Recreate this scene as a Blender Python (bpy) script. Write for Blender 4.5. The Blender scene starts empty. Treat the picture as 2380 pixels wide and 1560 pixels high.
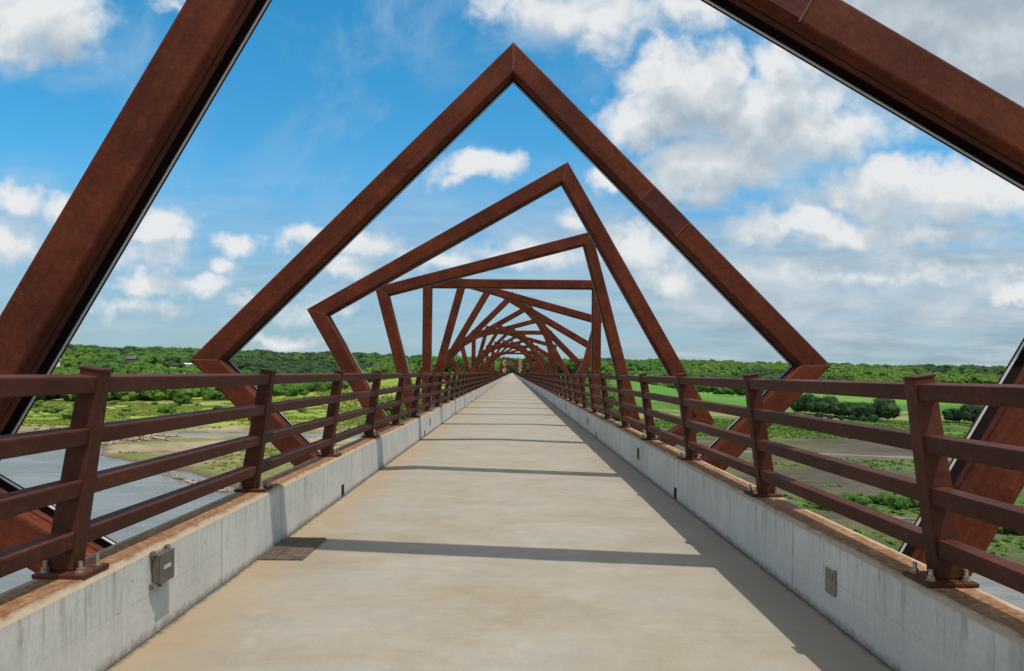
import bpy, bmesh, math, random
import numpy as np
from mathutils import Vector, Matrix, noise as mnoise
R = math.radians
random.seed(7); np.random.seed(7)
SC = bpy.context.scene
COL = SC.collection

# ------------------------------------------------------------------ camera
EYE = 1.385                     # above the bridge deck (deck surface is z = 0)
CAMX = 0.02
FPX = 1650.0                    # focal length in units of a 2380 px wide picture
ROLL = 0.0096
cam_d = bpy.data.cameras.new('camera')
cam = bpy.data.objects.new('camera', cam_d); COL.objects.link(cam)
cam_d.sensor_width = 36; cam_d.lens = FPX / 2380 * 36
cam_d.shift_y = 86 / 2380; cam_d.clip_start = 0.05; cam_d.clip_end = 20000
cam.matrix_world = Matrix.Translation((CAMX, 0, EYE)) @ Matrix.Rotation(R(90), 4, 'X') @ Matrix.Rotation(ROLL, 4, 'Z')
SC.camera = cam

# ------------------------------------------------------------------ light and exposure
SUNV = Vector((0.255, -0.27, 1.0)).normalized()          # towards the sun
SUN_EL = math.asin(SUNV.z); SUN_AZ = math.atan2(SUNV.x, SUNV.y)
sd = bpy.data.lights.new('sun', 'SUN'); sd.energy = 4.2; sd.angle = R(0.53); sd.color = (1.0, 0.925, 0.82)
sun = bpy.data.objects.new('sun', sd); COL.objects.link(sun)
sun.rotation_euler = (-SUNV).to_track_quat('-Z', 'Y').to_euler()
SC.view_settings.view_transform = 'Standard'; SC.view_settings.look = 'None'
SC.view_settings.exposure = 0.0; SC.view_settings.gamma = 1.0; SC.view_settings.use_curve_mapping = False


class N:
    """small wrapper round a node tree"""
    def __init__(s, tree): s.t = tree
    def node(s, typ, **kw):
        n = s.t.nodes.new(typ)
        for k, v in kw.items(): setattr(n, k, v)
        return n
    def put(s, sock, v):
        if v is None: return
        if hasattr(v, 'is_output') or isinstance(v, bpy.types.NodeSocket): s.t.links.new(v, sock)
        else: sock.default_value = v
    def m(s, op, a, b=None, c=None, clamp=False):
        n = s.node('ShaderNodeMath', operation=op, use_clamp=clamp)
        s.put(n.inputs[0], a); s.put(n.inputs[1], b); s.put(n.inputs[2], c)
        return n.outputs[0]
    def v(s, op, a, b=None, scale=None):
        n = s.node('ShaderNodeVectorMath', operation=op)
        s.put(n.inputs[0], a); s.put(n.inputs[1], b)
        if scale is not None: s.put(n.inputs['Scale'], scale)
        return n.outputs['Value'] if op in ('LENGTH', 'DOT_PRODUCT', 'DISTANCE') else n.outputs[0]
    def noise(s, vec, scale, detail=4, rough=0.5, dist=0.0, col=False):
        n = s.node('ShaderNodeTexNoise')
        s.put(n.inputs['Vector'], vec); n.inputs['Scale'].default_value = scale
        n.inputs['Detail'].default_value = detail; n.inputs['Roughness'].default_value = rough
        n.inputs['Distortion'].default_value = dist
        return n.outputs['Color'] if col else n.outputs['Fac']
    def ramp(s, fac, stops, interp='LINEAR'):
        n = s.node('ShaderNodeValToRGB'); s.put(n.inputs[0], fac)
        e = n.color_ramp; e.interpolation = interp
        while len(e.elements) < len(stops): e.elements.new(0.5)
        for el, (p, c) in zip(e.elements, stops):
            el.position = p; el.color = c if len(c) == 4 else (*c, 1)
        return n.outputs[0]
    def ss(s, x, lo, hi):
        n = s.node('ShaderNodeMapRange', interpolation_type='SMOOTHSTEP')
        s.put(n.inputs['Value'], x); n.inputs['From Min'].default_value = lo; n.inputs['From Max'].default_value = hi
        return n.outputs[0]
    def mix(s, f, a, b, blend='MIX'):
        n = s.node('ShaderNodeMix', data_type='RGBA', blend_type=blend)
        s.put(n.inputs[0], f)
        s.put(n.inputs[6], a if not isinstance(a, tuple) or len(a) == 4 else (*a, 1))
        s.put(n.inputs[7], b if not isinstance(b, tuple) or len(b) == 4 else (*b, 1))
        return n.outputs[2]
    def comb(s, x, y, z):
        n = s.node('ShaderNodeCombineXYZ')
        for i, q in enumerate((x, y, z)): s.put(n.inputs[i], q)
        return n.outputs[0]
    def sep(s, vec):
        n = s.node('ShaderNodeSeparateXYZ'); s.put(n.inputs[0], vec); return n.outputs


# ------------------------------------------------------------------ sky with clouds
world = bpy.data.worlds.new('World'); SC.world = world; world.use_nodes = True
wt = world.node_tree; wt.nodes.clear(); W = N(wt)
CL = [  # x, y, half width, half height (in the 2380 px picture), weight
    (95, 45, 150, 95, 1.15), (20, 110, 110, 70, .8), (-120, 60, 120, 100, 1.0), (410, 15, 60, 25, .5),
    (30, 485, 85, 45, .9), (140, 500, 60, 45, .8), (5, 600, 85, 55, .95), (368, 535, 80, 52, 1.1), (330, 600, 90, 30, .4),
    (548, 566, 78, 30, 1.0), (512, 613, 52, 24, .9), (338, 662, 88, 30, .95), (470, 665, 70, 30, .8), (575, 690, 60, 24, .7),
    (300, 720, 160, 20, .35),
    (725, 560, 75, 38, .9), (850, 580, 85, 36, .75), (800, 640, 70, 26, .8), (720, 715, 130, 22, .4), (660, 780, 130, 20, .5),
    (1122, 378, 102, 58, 1.25), (1100, 410, 100, 30, .8),
    (1325, 505, 55, 22, .6), (1215, 590, 170, 36, .65), (1480, 565, 120, 65, 1.05), (1550, 640, 90, 60, .8), (1010, 620, 110, 36, .7),
    (1585, 180, 150, 105, 1.35), (1660, 130, 90, 70, 1.1), (1500, 270, 120, 80, 1.0), (1760, 250, 250, 130, 1.05), (1820, 150, 100, 100, .9),
    (1650, 390, 200, 88, 1.25), (1420, 402, 70, 38, 1.0), (1900, 300, 230, 70, .8),
    (1340, 20, 260, 62, .75), (1400, 90, 80, 55, .5), (1620, 5, 200, 45, .7),
    (2050, 415, 165, 65, 1.1), (2230, 420, 220, 80, 1.1), (2420, 430, 160, 70, .9),
    (1950, 520, 250, 48, 1.0), (2180, 525, 190, 36, .85), (1760, 540, 120, 36, .6), (1890, 497, 80, 30, .9),
    (2100, 40, 330, 130, 1.3), (2330, 120, 300, 170, 1.35), (2480, 260, 180, 120, 1.1), (2200, -110, 420, 190, 1.5), (2560, 20, 260, 220, 1.4), (1900, 60, 160, 60, .8),
    (2370, 660, 80, 22, .9), (2000, 640, 380, 26, .38), (2250, 610, 200, 20, .35),
]
grp = bpy.data.node_groups.new('cloud_density', 'ShaderNodeTree')
grp.interface.new_socket('P', in_out='INPUT', socket_type='NodeSocketVector')
grp.interface.new_socket('D', in_out='OUTPUT', socket_type='NodeSocketFloat')
G = N(grp); gi = G.node('NodeGroupInput'); go = G.node('NodeGroupOutput')
P = gi.outputs[0]
wa = G.v('SCALE', G.v('SUBTRACT', G.noise(P, 9, 3, .5, col=True), (.5, .5, .5)), scale=.085)
wb = G.v('SCALE', G.v('SUBTRACT', G.noise(P, 34, 3, .55, col=True), (.5, .5, .5)), scale=.030)
PW = G.v('ADD', G.v('ADD', P, wa), wb)
PW = G.v('MULTIPLY', PW, (1, 1, 0))
acc = None
for (x, y, rx, ry, wgt) in CL:
    q = G.v('MULTIPLY', G.v('SUBTRACT', PW, ((x - 1190) / FPX, (866 - y) / FPX, 0)), (FPX / rx / 1.06, FPX / ry / 1.06, 1))
    d = G.m('MULTIPLY', G.m('SUBTRACT', 1.0, G.v('LENGTH', q)), wgt)
    acc = d if acc is None else G.m('SMOOTH_MAX', acc, d, .12)
fb = G.noise(P, 26, 10, .62, .25)
fb2 = G.noise(P, 7, 3, .5)
D = G.m('ADD', acc, G.m('MULTIPLY', G.m('SUBTRACT', fb, .5), 1.22))
D = G.m('ADD', D, G.m('MULTIPLY', G.m('SUBTRACT', fb2, .5), .5))
G.put(go.inputs[0], D)

tc = W.node('ShaderNodeTexCoord'); s = W.sep(tc.outputs['Generated'])
ay = W.m('MAXIMUM', W.m('ABSOLUTE', s[1]), .04)
U = W.m('DIVIDE', s[0], ay); V = W.m('DIVIDE', s[2], ay)
PP = W.comb(U, V, 0)
def dens(vec):
    n = W.node('ShaderNodeGroup'); n.node_tree = grp; W.put(n.inputs[0], vec); return n.outputs[0]
d0 = dens(PP)
d1 = dens(W.v('ADD', PP, (-.004, .036, 0)))
d2 = dens(W.v('ADD', PP, (-.010, .080, 0)))
alpha = W.ss(d0, -.14, .64)
shade = W.m('ADD', W.m('MULTIPLY', W.ss(d1, .05, 1.2), .36), W.m('MULTIPLY', W.ss(d2, .0, 1.0), .52))
rise = W.m('MULTIPLY', W.m('SUBTRACT', d0, d1), .30)
lum = W.m('SUBTRACT', 1.0, W.m('SUBTRACT', shade, rise), clamp=True)
ccol = W.ramp(lum, [(0.0, (.38, .46, .53)), (.35, (.49, .565, .625)), (.7, (.62, .68, .725)), (.9, (.73, .765, .79)), (1.0, (.80, .82, .835))])
# thin high layer low over the horizon
stn = W.noise(W.v('MULTIPLY', PP, (2.2, 13, 1)), 2.2, 6, .58, .4)
stm = W.m('SUBTRACT', 1.0, W.ss(V, .12, .34))
stl = W.m('MULTIPLY', W.m('ADD', W.m('MULTIPLY', W.ss(U, -.05, .3), .6), .40), stm)
sta = W.m('MULTIPLY', W.ss(stn, .28, .58), W.m('MULTIPLY', stl, .92))
stc = W.ramp(W.noise(W.v('MULTIPLY', PP, (3, 22, 1)), 2.6, 5, .6), [(.3, (.25, .37, .45)), (.52, (.40, .50, .57)), (.72, (.58, .65, .70))])
# wisps high up
wsp = W.m('MULTIPLY', W.ss(W.noise(W.v('ADD', PP, (4, 2, 0)), 4.5, 7, .62, .6), .45, .80), .34)
sky = W.node('ShaderNodeTexSky', sky_type='NISHITA'); sky.sun_disc = False
sky.sun_elevation = SUN_EL; sky.sun_rotation = SUN_AZ; sky.altitude = 250
sky.air_density = 1.0; sky.dust_density = .35; sky.ozone_density = 1.6
bgs = W.node('ShaderNodeBackground'); tint = W.ramp(W.ss(V, .0, .55), [(0, (.62, .92, 1.12)), (.5, (.42, 1.12, 1.30)), (1, (.26, 1.15, 1.36))])
W.put(bgs.inputs[0], W.mix(1.0, sky.outputs[0], tint, 'MULTIPLY')); bgs.inputs[1].default_value = .125
def bg(colr):
    b = W.node('ShaderNodeBackground'); W.put(b.inputs[0], colr); b.inputs[1].default_value = 1.0; return b.outputs[0]
def mixs(f, a, b):
    n = W.node('ShaderNodeMixShader'); W.put(n.inputs[0], f); W.put(n.inputs[1], a); W.put(n.inputs[2], b); return n.outputs[0]
sh = mixs(wsp, bgs.outputs[0], bg((.62, .70, .76, 1)))
hz = W.m('MULTIPLY', W.m('SUBTRACT', 1.0, W.ss(V, .0, .30)), .72)
sh = mixs(hz, sh, bg((.285, .405, .485, 1)))
sh = mixs(sta, sh, bg(stc))
vl = None
for (x, y, rx, ry, wgt) in ((1350, 30, 360, 120, .8), (1800, 310, 380, 150, .85), (2150, 130, 450, 220, .9), (2080, 460, 450, 120, .75), (1950, 670, 700, 150, 1.0), (110, 70, 220, 170, .7), (60, 540, 190, 150, .6), (350, 570, 160, 110, .6), (820, 600, 220, 90, .6), (1300, 560, 330, 130, .6)):
    q = W.v('MULTIPLY', W.v('SUBTRACT', PP, ((x - 1190) / FPX, (866 - y) / FPX, 0)), (FPX / rx, FPX / ry, 1))
    d = W.m('MULTIPLY', W.m('SUBTRACT', 1.0, W.v('LENGTH', q)), wgt)
    vl = d if vl is None else W.m('MAXIMUM', vl, d)
vn = W.noise(W.v('MULTIPLY', PP, (1, 1.8, 1)), 9, 7, .6, .5)
va = W.m('MULTIPLY', W.ss(W.m('ADD', vl, W.m('MULTIPLY', W.m('SUBTRACT', vn, .5), .9)), .02, .75), .8)
sh = mixs(va, sh, bg(W.ramp(vn, [(.35, (.38, .50, .60)), (.65, (.60, .67, .73))])))
sh = mixs(alpha, sh, bg(ccol))
# unseen bright clouds overhead and behind, added to lift the ambient light
dirv = tc.outputs['Generated']
om = W.m('MAXIMUM', W.ss(s[2], .50, .72), W.m('MULTIPLY', W.ss(W.m('MULTIPLY', s[1], -1.0), -.05, .30), W.ss(s[2], -.02, .10)))
on = W.noise(dirv, 3.2, 7, .58, .3)
oc = W.ramp(on, [(.40, (.62, .68, .74)), (.58, (1.02, 1.02, 1.01))])
sh = mixs(W.m('MULTIPLY', W.ss(on, .36, .50), om), sh, bg(oc))
W.put(W.node('ShaderNodeOutputWorld').inputs[0], sh)

# ------------------------------------------------------------------ helpers
def tag(o, label=None, cat=None, group=None, kind=None):
    if label: o['label'] = label
    if cat: o['category'] = cat
    if group: o['group'] = group
    if kind: o['kind'] = kind
    return o

def mesh_from(name, verts, faces, mat, smooth=None):
    me = bpy.data.meshes.new(name); me.from_pydata([tuple(v) for v in verts], [], faces)
    if mat: me.materials.append(mat)
    me.update()
    if smooth:
        me.shade_smooth(); me.set_sharp_from_angle(angle=R(smooth))
    return me

def link(name, me, parent=None, loc=None):
    o = bpy.data.objects.new(name, me); COL.objects.link(o)
    if parent: o.parent = parent
    if loc: o.location = loc
    return o

def empty(name, loc=(0, 0, 0)):
    o = bpy.data.objects.new(name, None); COL.objects.link(o); o.location = loc; o.empty_display_size = .2
    return o

class MB:
    def __init__(s): s.v = []; s.f = []
    def add(s, verts, faces):
        b = len(s.v); s.v += [tuple(v) for v in verts]; s.f += [tuple(b + i for i in f) for f in faces]
    def hexa(s, c8):        # 0-3 bottom ring, 4-7 top ring
        s.add(c8, [(3, 2, 1, 0), (4, 5, 6, 7), (0, 1, 5, 4), (1, 2, 6, 5), (2, 3, 7, 6), (3, 0, 4, 7)])
    def box(s, x0, x1, y0, y1, z0, z1):
        s.hexa([(x0, y0, z0), (x1, y0, z0), (x1, y1, z0), (x0, y1, z0), (x0, y0, z1), (x1, y0, z1), (x1, y1, z1), (x0, y1, z1)])
    def tube(s, pts, rad, n=8, caps=True):
        pts = [Vector(p) for p in pts]; rad = rad if isinstance(rad, (list, tuple)) else [rad] * len(pts)
        b = len(s.v); prev = None
        for i, p in enumerate(pts):
            d = (pts[min(i + 1, len(pts) - 1)] - pts[max(i - 1, 0)]).normalized()
            if prev is None:
                a = d.orthogonal().normalized()
            else:
                a = (prev - d * prev.dot(d)).normalized()
            prev = a; c = d.cross(a)
            for k in range(n):
                t = 2 * math.pi * k / n
                s.v.append(tuple(p + (a * math.cos(t) + c * math.sin(t)) * rad[i]))
        for i in range(len(pts) - 1):
            for k in range(n):
                s.f.append((b + i * n + k, b + i * n + (k + 1) % n, b + (i + 1) * n + (k + 1) % n, b + (i + 1) * n + k))
        if caps:
            s.f.append(tuple(b + k for k in reversed(range(n)))); e = b + (len(pts) - 1) * n
            s.f.append(tuple(e + k for k in range(n)))
    def mesh(s, name, mat, smooth=None): return mesh_from(name, s.v, s.f, mat, smooth)

def bevel_mesh(me, w, seg=2, ang=30):
    bm = bmesh.new(); bm.from_mesh(me)
    ed = [e for e in bm.edges if len(e.link_faces) == 2 and e.calc_face_angle(0) > R(ang)]
    bmesh.ops.bevel(bm, geom=ed, offset=w, segments=seg, affect='EDGES', profile=.6)
    bm.to_mesh(me); bm.free(); return me

def copy_tree(o, parent=None):
    c = o.copy(); COL.objects.link(c); c.parent = parent
    for ch in list(o.children): copy_tree(ch, c)
    return c

def at(px, py, z):
    """the point at height z that stands at this place of the 2380 px picture"""
    dx, dy = px - 1190, py - 866
    x = dx - dy * -ROLL; y = dy - dx * ROLL
    Y = (EYE - z) * FPX / y
    return (CAMX + x / FPX * Y, Y, z)

# ------------------------------------------------------------------ materials
def mat(name, rough=.6, spec=.5):
    m = bpy.data.materials.new(name); m.use_nodes = True
    t = m.node_tree; n = N(t); b = t.nodes['Principled BSDF']
    b.inputs['Roughness'].default_value = rough; b.inputs['Specular IOR Level'].default_value = spec
    return m, n, b
def bump(n, b, h, strength, dist=.01):
    q = n.node('ShaderNodeBump'); q.inputs['Strength'].default_value = strength; q.inputs['Distance'].default_value = dist
    n.put(q.inputs['Height'], h); n.put(b.inputs['Normal'], q.outputs[0])

def rust_mat(name, dark, mid, light, rough=.62, speck=.45):
    m, n, b = mat(name, rough, .14)
    tc = n.node('ShaderNodeTexCoord'); oi = n.node('ShaderNodeObjectInfo')
    p = n.v('ADD', tc.outputs['Object'], n.comb(n.m('MULTIPLY', oi.outputs['Random'], 37), n.m('MULTIPLY', oi.outputs['Random'], 91), 0))
    big = n.noise(p, 1.6, 4, .55, .3); fine = n.noise(p, 26, 5, .65); grain = n.noise(p, 150, 3, .6)
    streak = n.noise(n.v('MULTIPLY', p, (1.2, 9, 9)), 2.0, 4, .6)
    f = n.m('ADD', n.m('MULTIPLY', big, .50), n.m('ADD', n.m('MULTIPLY', fine, .32), n.m('MULTIPLY', streak, .18)))
    c = n.ramp(f, [(.36, dark), (.5, mid), (.64, light)])
    blot = n.m('MULTIPLY', n.ss(n.noise(n.v('ADD', p, (5, 9, 2)), 9, 5, .72, .4), .54, .70), speck * .9)
    c = n.mix(blot, c, (light[0] * 1.35, light[1] * 1.5, light[2] * 1.2))
    sp = n.m('MULTIPLY', n.ss(grain, .56, .72), speck)
    c = n.mix(sp, c, tuple(min(1, x * 1.6) for x in light))
    pit = n.m('MULTIPLY', n.ss(n.noise(p, 60, 3, .6), .60, .74), .45)
    c = n.mix(pit, c, tuple(x * .55 for x in dark))
    n.put(b.inputs['Base Color'], c)
    n.put(b.inputs['Roughness'], n.m('ADD', n.m('MULTIPLY', fine, .3), rough - .15))
    bump(n, b, n.m('ADD', grain, n.m('MULTIPLY', fine, .8)), .22, .003)
    return m
M_RUST = rust_mat('weathering_steel', (.036, .0080, .0032), (.078, .0162, .0060), (.135, .0310, .0108))
M_RAIL = rust_mat('railing_steel', (.039, .0128, .0076), (.063, .0198, .0114), (.094, .0325, .0190), .58, .45)
M_SPLICE = rust_mat('splice_steel', (.042, .0105, .0085), (.062, .0150, .0115), (.090, .0250, .0190), .45, .2)

m, n, b = mat('weld_metal', .6, .3); b.inputs['Base Color'].default_value = (.130, .052, .032, 1); M_WELD = m
m, n, b = mat('channel_steel_shaded', .7, .3); b.inputs['Base Color'].default_value = (.014, .006, .005, 1); M_CHAN = m  # near black: the shade inside the beam recess, put into the colour
m, n, b = mat('light_strip_lens', .35, .5); b.inputs['Base Color'].default_value = (.55, .57, .57, 1); M_LED = m
m, n, b = mat('galvanised_bolt', .42, .5); b.inputs['Metallic'].default_value = .75
tc = n.node('ShaderNodeTexCoord')
n.put(b.inputs['Base Color'], n.ramp(n.noise(tc.outputs['Object'], 60, 3), [(.35, (.28, .21, .10)), (.6, (.40, .38, .33))])); M_BOLT = m
m, n, b = mat('box_enamel', .5, .4)
tc = n.node('ShaderNodeTexCoord')
n.put(b.inputs['Base Color'], n.ramp(n.noise(tc.outputs['Object'], 25, 4), [(.3, (.085, .070, .055)), (.7, (.12, .10, .08))])); M_BOX = m
m, n, b = mat('pale_plate', .4, .5); b.inputs['Base Color'].default_value = (.38, .40, .40, 1); M_PLATE = m
m, n, b = mat('dark_opening', .9, .1); b.inputs['Base Color'].default_value = (.020, .019, .018, 1); M_HOLE = m
m, n, b = mat('cover_metal', .5, .5)
tc = n.node('ShaderNodeTexCoord')
n.put(b.inputs['Base Color'], n.ramp(n.noise(tc.outputs['Object'], 14, 4), [(.3, (.15, .125, .095)), (.7, (.24, .21, .17))])); M_COVER = m

def concrete_wall(name, sgn):
    m, n, b = mat(name, .82, .25)
    g = n.node('ShaderNodeNewGeometry'); p = g.outputs['Position']; s = n.sep(p); nz = n.sep(g.outputs['Normal'])[2]
    big = n.noise(p, 1.3, 5, .6, .2); fine = n.noise(p, 30, 5, .7)
    c = n.ramp(n.m('ADD', n.m('MULTIPLY', big, .6), n.m('MULTIPLY', fine, .4)), [(.32, (.40, .39, .355)), (.5, (.50, .49, .45)), (.66, (.59, .58, .54))])
    # rain streaks running down from the coping
    st = n.noise(n.v('MULTIPLY', p, (3, 1, .10)), 24, 4, .7)
    st2 = n.noise(n.v('MULTIPLY', p, (3, 1, .06)), 7, 3, .6)
    up = n.ss(s[2], .02, .50)
    sm = n.m('MULTIPLY', n.m('ADD', n.m('MULTIPLY', n.ss(st, .52, .72), .75), n.m('MULTIPLY', n.ss(st2, .52, .70), .5)), up)
    c = n.mix(n.m('MULTIPLY', sm, .95), c, (.21, .18, .13))
    wht = n.m('MULTIPLY', n.ss(n.noise(n.v('MULTIPLY', p, (3, 1, .12)), 16, 4, .65), .56, .74), .4)
    c = n.mix(wht, c, (.62, .62, .60))
    # pour line and the faint form joints every 1.22 m
    zl = n.m('ABSOLUTE', n.m('SUBTRACT', s[2], n.m('ADD', .225, n.m('MULTIPLY', n.noise(p, 2, 2), .012))))
    c = n.mix(n.m('MULTIPLY', n.m('SUBTRACT', 1.0, n.ss(zl, .001, .006)), n.m('MULTIPLY', n.ss(n.noise(p, .9, 2), .45, .6), .28)), c, (.26, .25, .22))
    yj = n.m('PINGPONG', n.m('ADD', s[1], .33), 1.22)
    jm = n.m('SUBTRACT', 1.0, n.ss(n.m('SUBTRACT', yj, n.m('MULTIPLY', n.noise(p, 9, 3), .012)), .000, .012))
    c = n.mix(n.m('MULTIPLY', jm, n.m('ADD', .12, n.m('MULTIPLY', n.noise(n.v('MULTIPLY', p, (1, 1, .8)), 3, 3), .55))), c, (.24, .22, .18))
    # air holes
    vo = n.node('ShaderNodeTexVoronoi'); n.put(vo.inputs['Vector'], p); vo.inputs['Scale'].default_value = 9
    r = n.sep(vo.outputs['Color'])[0]
    hole = n.m('MULTIPLY', n.m('SUBTRACT', 1.0, n.ss(vo.outputs['Distance'], .035, .075)), n.ss(r, .45, .55))
    c = n.mix(n.m('MULTIPLY', hole, .75), c, (.12, .115, .11))
    # dirt along the foot
    dn = n.m('SUBTRACT', 1.0, n.ss(n.m('ADD', s[2], n.m('MULTIPLY', n.noise(p, 18, 4, .7), .10)), .045, .115))
    c = n.mix(n.m('MULTIPLY', dn, .75), c, (.13, .11, .085))
    # rust washed off the railing on to the top face
    ax = n.m('ABSOLUTE', s[0])
    wob = n.m('MULTIPLY', n.m('SUBTRACT', n.noise(p, 7, 4, .6), .5), .05)
    axw = n.m('ADD', ax, wob)
    band = n.m('MULTIPLY', n.ss(axw, 1.838, 1.868), n.m('SUBTRACT', 1.0, n.ss(axw, 2.025, 2.06)))
    rf = n.noise(n.v('MULTIPLY', p, (1, .35, 1)), 14, 6, .7)
    rc = n.ramp(n.m('ADD', n.m('MULTIPLY', rf, .7), n.m('MULTIPLY', n.noise(p, 60, 4, .6), .3)), [(.3, (.105, .043, .015)), (.5, (.180, .078, .027)), (.68, (.285, .155, .066))])
    topc = n.mix(band, (.34, .275, .19), rc)
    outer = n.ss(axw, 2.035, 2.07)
    topc = n.mix(outer, topc, (.42, .30, .18) if sgn > 0 else (.20, .205, .195))  # outer edge: sunlit tan painted on field side, shaded grey on river side
    topc = n.mix(n.m('MULTIPLY', n.ss(fine, .4, .75), .35), topc, (.48, .40, .30))
    c = n.mix(n.ss(nz, .25, .55), c, topc)
    # tan run-off just under the coping
    tan = n.m('MULTIPLY', n.ss(n.m('SUBTRACT', s[2], n.m('MULTIPLY', st2, .08)), .37, .42), .55)
    c = n.mix(n.m('MULTIPLY', tan, n.m('SUBTRACT', 1.0, n.ss(nz, .25, .55))), c, (.38, .31, .22))
    n.put(b.inputs['Base Color'], c)
    bump(n, b, n.m('SUBTRACT', n.m('ADD', n.m('MULTIPLY', fine, .5), n.m('MULTIPLY', big, .5)), n.m('ADD', n.m('MULTIPLY', hole, 1.2), n.m('MULTIPLY', jm, .8))), .35, .006)
    return m
M_WALL_L = concrete_wall('parapet_concrete', -1); M_WALL_R = concrete_wall('parapet_concrete_south', 1)

m, n, b = mat('deck_concrete', .85, .2)
g = n.node('ShaderNodeNewGeometry'); p = g.outputs['Position']; s = n.sep(p)
br = n.noise(n.v('MULTIPLY', p, (.35, 5, 1)), 3.0, 6, .62, .3)
broom = n.noise(n.v('MULTIPLY', p, (2.0, 60, 1)), 4, 4, .7)
big = n.noise(p, .8, 5, .6, .5); fine = n.noise(p, 90, 4, .7); mid = n.noise(p, 7, 5, .65)
hue = n.m('ADD', n.m('MULTIPLY', n.noise(n.v('MULTIPLY', p, (.7, 1.2, 1)), 1.1, 8, .70, .8), .75), n.m('MULTIPLY', br, .25))
c = n.ramp(hue, [(.36, (.250, .210, .152)), (.50, (.270, .241, .194)), (.64, (.284, .270, .238))])
val = n.m('ADD', n.m('ADD', n.m('MULTIPLY', n.noise(n.v('ADD', p, (3, 8, 1)), 2.2, 8, .72, .3), .42), n.m('MULTIPLY', mid, .22)), n.m('ADD', n.m('MULTIPLY', n.noise(p, 70, 7, .8), .62), n.m('MULTIPLY', broom, .10)))
c = n.v('SCALE', c, scale=n.m('ADD', .30, val))
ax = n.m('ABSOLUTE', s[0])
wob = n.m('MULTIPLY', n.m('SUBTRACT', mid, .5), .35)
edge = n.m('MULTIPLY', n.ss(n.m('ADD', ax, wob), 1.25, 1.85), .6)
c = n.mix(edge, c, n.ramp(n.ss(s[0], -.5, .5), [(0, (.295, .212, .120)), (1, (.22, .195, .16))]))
gut = n.ss(n.m('ADD', ax, n.m('MULTIPLY', n.m('SUBTRACT', n.noise(p, 14, 5, .7), .5), .10)), 1.79, 1.835)
c = n.mix(n.m('MULTIPLY', gut, .85), c, (.085, .07, .055))
spot = n.m('MULTIPLY', n.ss(n.noise(p, 11, 2, .5), .70, .76), .25)
c = n.mix(spot, c, (.22, .19, .15))
grit = n.m('MULTIPLY', n.ss(n.noise(p, 38, 4, .75), .60, .70), .28); c = n.mix(grit, c, (.17, .145, .11))
lite = n.m('MULTIPLY', n.ss(n.noise(n.v('ADD', p, (2, 5, 0)), 55, 3, .7), .62, .72), .30); c = n.mix(lite, c, (.42, .39, .34))
scuff = n.m('MULTIPLY', n.ss(n.noise(n.v('MULTIPLY', p, (2.4, .5, 1)), 2.3, 7, .75, 1.5), .60, .70), .30); c = n.mix(scuff, c, (.205, .18, .145))
vo = n.node('ShaderNodeTexVoronoi'); n.put(vo.inputs['Vector'], p); vo.inputs['Scale'].default_value = 2.6
speck = n.m('MULTIPLY', n.m('SUBTRACT', 1.0, n.ss(vo.outputs['Distance'], .012, .03)), n.ss(n.sep(vo.outputs['Color'])[1], .6, .65))
c = n.mix(n.m('MULTIPLY', speck, .8), c, (.06, .05, .04))
pale = n.m('MULTIPLY', n.ss(n.noise(n.v('ADD', p, (9, 3, 0)), 1.5, 6, .68, 1.2), .58, .74), .45)
c = n.mix(n.m('MULTIPLY', pale, .7), c, (.37, .345, .295))
n.put(b.inputs['Base Color'], c)
bump(n, b, n.m('ADD', n.m('MULTIPLY', broom, .6), n.m('MULTIPLY', fine, .5)), .28, .004)
M_DECK = m

# ------------------------------------------------------------------ bridge deck
END_Y = 735.0
d = MB(); 
ys = list(np.arange(-14, 60, 2.0)) + list(np.arange(60, END_Y + 1, 15.0))
for a, c in zip(ys[:-1], ys[1:]): pass
prof = [(-2.09, 0.0), (2.09, 0.0), (2.09, -.32), (-2.09, -.32)]
for y in ys: d.v += [(x, y, z) for x, z in prof]
for i in range(len(ys) - 1):
    for k in range(4):
        d.f.append((4 * i + k, 4 * i + 4 + k, 4 * i + 4 + (k + 1) % 4, 4 * i + (k + 1) % 4))
d.f.append((0, 1, 2, 3)); e = 4 * (len(ys) - 1); d.f.append((e + 3, e + 2, e + 1, e))
tag(link('bridge_deck', d.mesh('bridge_deck', M_DECK)), kind='structure')

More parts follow.
